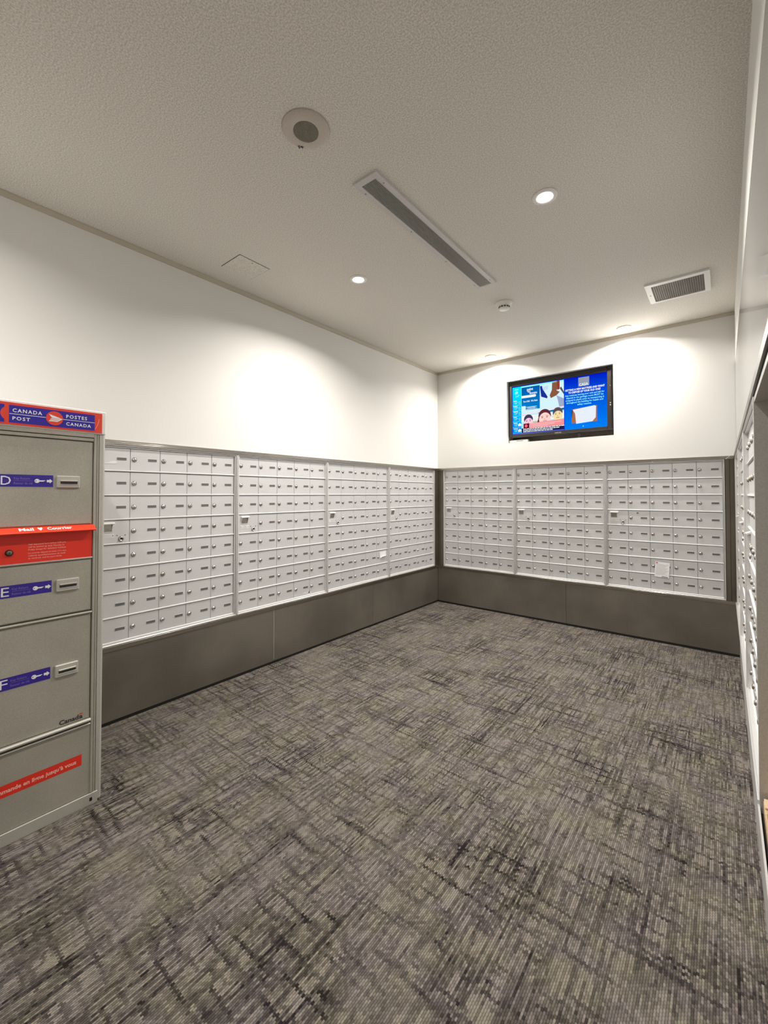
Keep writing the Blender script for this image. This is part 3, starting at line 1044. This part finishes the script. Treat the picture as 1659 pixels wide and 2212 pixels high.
# ------------------------------------------------------------ ceiling fittings
def lathe_obj(name, prof, mat, parent, seg=40):
    return MB().lathe(prof, (0, 0, 0), mat, 'z', seg).build(name, parent, recalc=True)
LLAB = ['bright recessed downlight, biggest glare, between the long slot grille and the glossy wall',
        'recessed downlight on the locker side of the long slot grille',
        'recessed downlight close to the far corner, above the television wall',
        'recessed downlight above the television, beside the square ceiling vent',
        'recessed downlight overhead, behind the camera, glossy wall side', 'recessed downlight overhead, behind the camera, locker side',
        'added unseen fill downlight farthest behind the camera, glossy wall side', 'added unseen fill downlight farthest behind the camera, locker side']
for k, (x, y) in enumerate(LAMPS):
    r = empty('recessed_downlight', (x, y, H))
    tag(r, LLAB[k], 'ceiling light', 'recessed ceiling downlights')
    lathe_obj('ring', [(.036, -.004), (.040, -.0075), (.052, -.0065), (.0575, -.0035), (.0585, 0), (.036, 0)], 'lampwhite', r)
    MB().lathe([(.0, -.0045), (.020, -.0042), (.030, -.0034), (.0365, -.003)], (0, 0, 0), 'lens', 'z', 32).build('lens', r)
    li = bpy.data.lights.new('downlight', 'AREA')
    li.shape = 'DISK'
    li.size = .075
    li.spread = LAMP_SPREAD
    li.energy = LAMP_W * LAMP_DIM[k]
    li.color = LAMP_COL
    lo = bpy.data.objects.new('downlight', li)
    lo.parent = r
    lo.location = (0, 0, -.012)
    COL.objects.link(lo)

sp = empty('ceiling_speaker', (-1.263, 1.077, H))
tag(sp, 'round beige ceiling speaker with a darker ringed grille', 'speaker')
lathe_obj('rim', [(.0495, -.010), (.054, -.011), (.080, -.0085), (.090, -.005), (.0935, 0), (.0495, 0)], 'speaker', sp, 56)
mb = MB()
for i in range(9):
    r0 = .0495 - i * .0053
    mb.lathe([(r0, -.0085), (r0 - .0012, -.0098), (r0 - .0030, -.0098), (r0 - .0042, -.0085)], (0, 0, 0), 'speakgrille', 'z', 40)
mb.disc((0, 0, -.0078), .0495, 'dark', 'z', 40)
mb.lathe([(.0035, -.008), (.002, -.0095), (0, -.0098)], (0, 0, 0), 'speakgrille', 'z', 10)
mb.build('grille', sp)
mb = MB()
for dx, dy, rr in ((-.076, .028, .0042), (-.080, .034, .0036), (-.070, .036, .0045), (-.066, .040, .0030), (-.071, .043, .0026)):
    mb.disc((dx, dy, -.0103), rr, 'dark', 'z', 8)
mb.build('maker_mark', sp)

sd = empty('slot_diffuser', (-1.249, 2.037, H))
tag(sd, 'long narrow slotted air grille running down the middle of the ceiling', 'air grille')
mb = MB()
x0, x1, y0, y1 = -.068, .068, -.631, .631
gx0, gx1, gy0, gy1 = -.044, .040, -.600, .617
for a in ((x0, gx0, y0, y1), (gx1, x1, y0, y1), (gx0, gx1, y0, gy0), (gx0, gx1, gy1, y1)):
    mb.box(a[0], a[1], a[2], a[3], -.009, 0, 'ventframe')
mb.build('flange', sd)
MB().box(gx0, gx1, gy0, gy1, -.0012, -.0004, 'gap').build('dark_opening', sd)
nsl = 12
me = mesh_only(MB().box(-.0020, .0020, gy0, gy1, -.0085, -.0012, 'slat'), 'slat')
for i in range(nsl):
    use(me, 'slat', sd, (gx0 + (i + .5) * (gx1 - gx0) / nsl, 0, 0))
me = mesh_only(MB().lathe([(.0042, 0), (.0036, -.0018), (0, -.002)], (0, 0, 0), 'slat', 'z', 10), 'screw')
for xx, yy in ((.052, -.555), (-.060, -.553), (-.057, -.182), (-.060, .192), (-.060, .569), (.053, .565)):
    use(me, 'screw', sd, (xx, yy, -.009))

rv = empty('return_vent', (-.230, 3.526, H))
tag(rv, 'square white ceiling vent with a grey-brown mesh, near the television wall', 'vent')
mb = MB()
ox0, ox1, oy0, oy1 = -.180, .177, -.172, .170
ix0, ix1, iy0, iy1 = -.146, .146, -.134, .150
for a in ((ox0, ix0, oy0, oy1), (ix1, ox1, oy0, oy1), (ix0, ix1, oy0, iy0), (ix0, ix1, iy1, oy1)):
    mb.box(a[0], a[1], a[2], a[3], -.012, 0, 'white')
mb.build('frame', rv)
MB().box(ix0, ix1, iy0, iy1, -.0015, -.0005, 'recess').build('duct', rv)
mb = MB()
for i in range(1, 24):
    xx = ix0 + (ix1 - ix0) * i / 24
    mb.box(xx - .0016, xx + .0016, iy0, iy1, -.0085, -.0018, 'slat')
    yy = iy0 + (iy1 - iy0) * i / 24
    mb.box(ix0, ix1, yy - .0016, yy + .0016, -.0085, -.0018, 'slat')
g = mb.build('mesh_grid', rv)
g['kind'] = 'stuff'
MB().lathe([(.0045, 0), (.004, -.002), (0, -.0022)], (-.163, .010, -.012), 'slat', 'z', 10).build('screw', rv)

sm = empty('smoke_detector', (-1.270, 3.012, H))
tag(sm, 'small round cream smoke detector between the slot grille and the television wall', 'smoke detector')
lathe_obj('base', [(0, -.010), (.058, -.010), (.061, -.006), (.061, 0), (0, 0)], 'detector', sm)
lathe_obj('dome', [(.055, -.010), (.053, -.022), (.044, -.028), (.042, -.0285), (.0, -.0285)], 'detector', sm)
me = mesh_only(MB().box(-.006, .006, -.0025, .0025, -.004, .004, 'blackink'), 'sensor_opening')
for i in range(12):
    a = 2 * math.pi * i / 12
    use(me, 'sensor_opening', sm, (.0390 * math.sin(a), .0390 * math.cos(a), -.0345), (0, 0, -a))
lathe_obj('cap', [(.0385, -.0285), (.0385, -.040), (.041, -.0405), (.040, -.045), (.030, -.048), (0, -.049)], 'detector', sm)
MB().lathe([(.002, 0), (.0015, -.002), (0, -.0022)], (.030, -.040, -.0245), 'dark', 'z', 8).build('indicator', sm)

ap = empty('access_panel', (-2.342, 1.508, H))
tag(ap, 'flush square access panel in the ceiling, near the locker-side wall', 'access panel')
MB().box(-.104, .104, -.107, .107, -.0010, 0, 'gap').build('joint', ap)
MB().box(-.1015, .1015, -.1045, .1045, -.0030, -.0008, 'ceiling', .0008).build('panel', ap)
MB().lathe([(.005, 0), (.0045, -.0012), (0, -.0012)], (.078, -.004, -.003), 'slat', 'z', 10).build('key_hole', ap)

# ------------------------------------------------------------ cardboard box lying in the niche
cb = empty('cardboard_box', (.2065, 1.115, .4122))
tag(cb, 'flat brown cardboard box lying on the floor of the bare metal niche', 'box')
mb = MB()
w2, l2, h_ = .134, .415, .036
mb.box(-w2, w2, -l2, l2, .0, h_, 'card', .003)
mb.build('carton', cb)
mb = MB()
mb.box(-w2 + .001, w2 - .001, l2 - .045, l2 - .002, h_, h_ + .0045, 'cardlight', .001)
mb.build('flap', cb)
mb = MB()
def on_card(px, pz):
    return (-w2 + .004 + pz, -px, h_ + .0006)
mb.text('126', -.350, 0.0, 0, .085, 'cardink', .01, width=.23, mapf=on_card)
mb.build('print', cb)
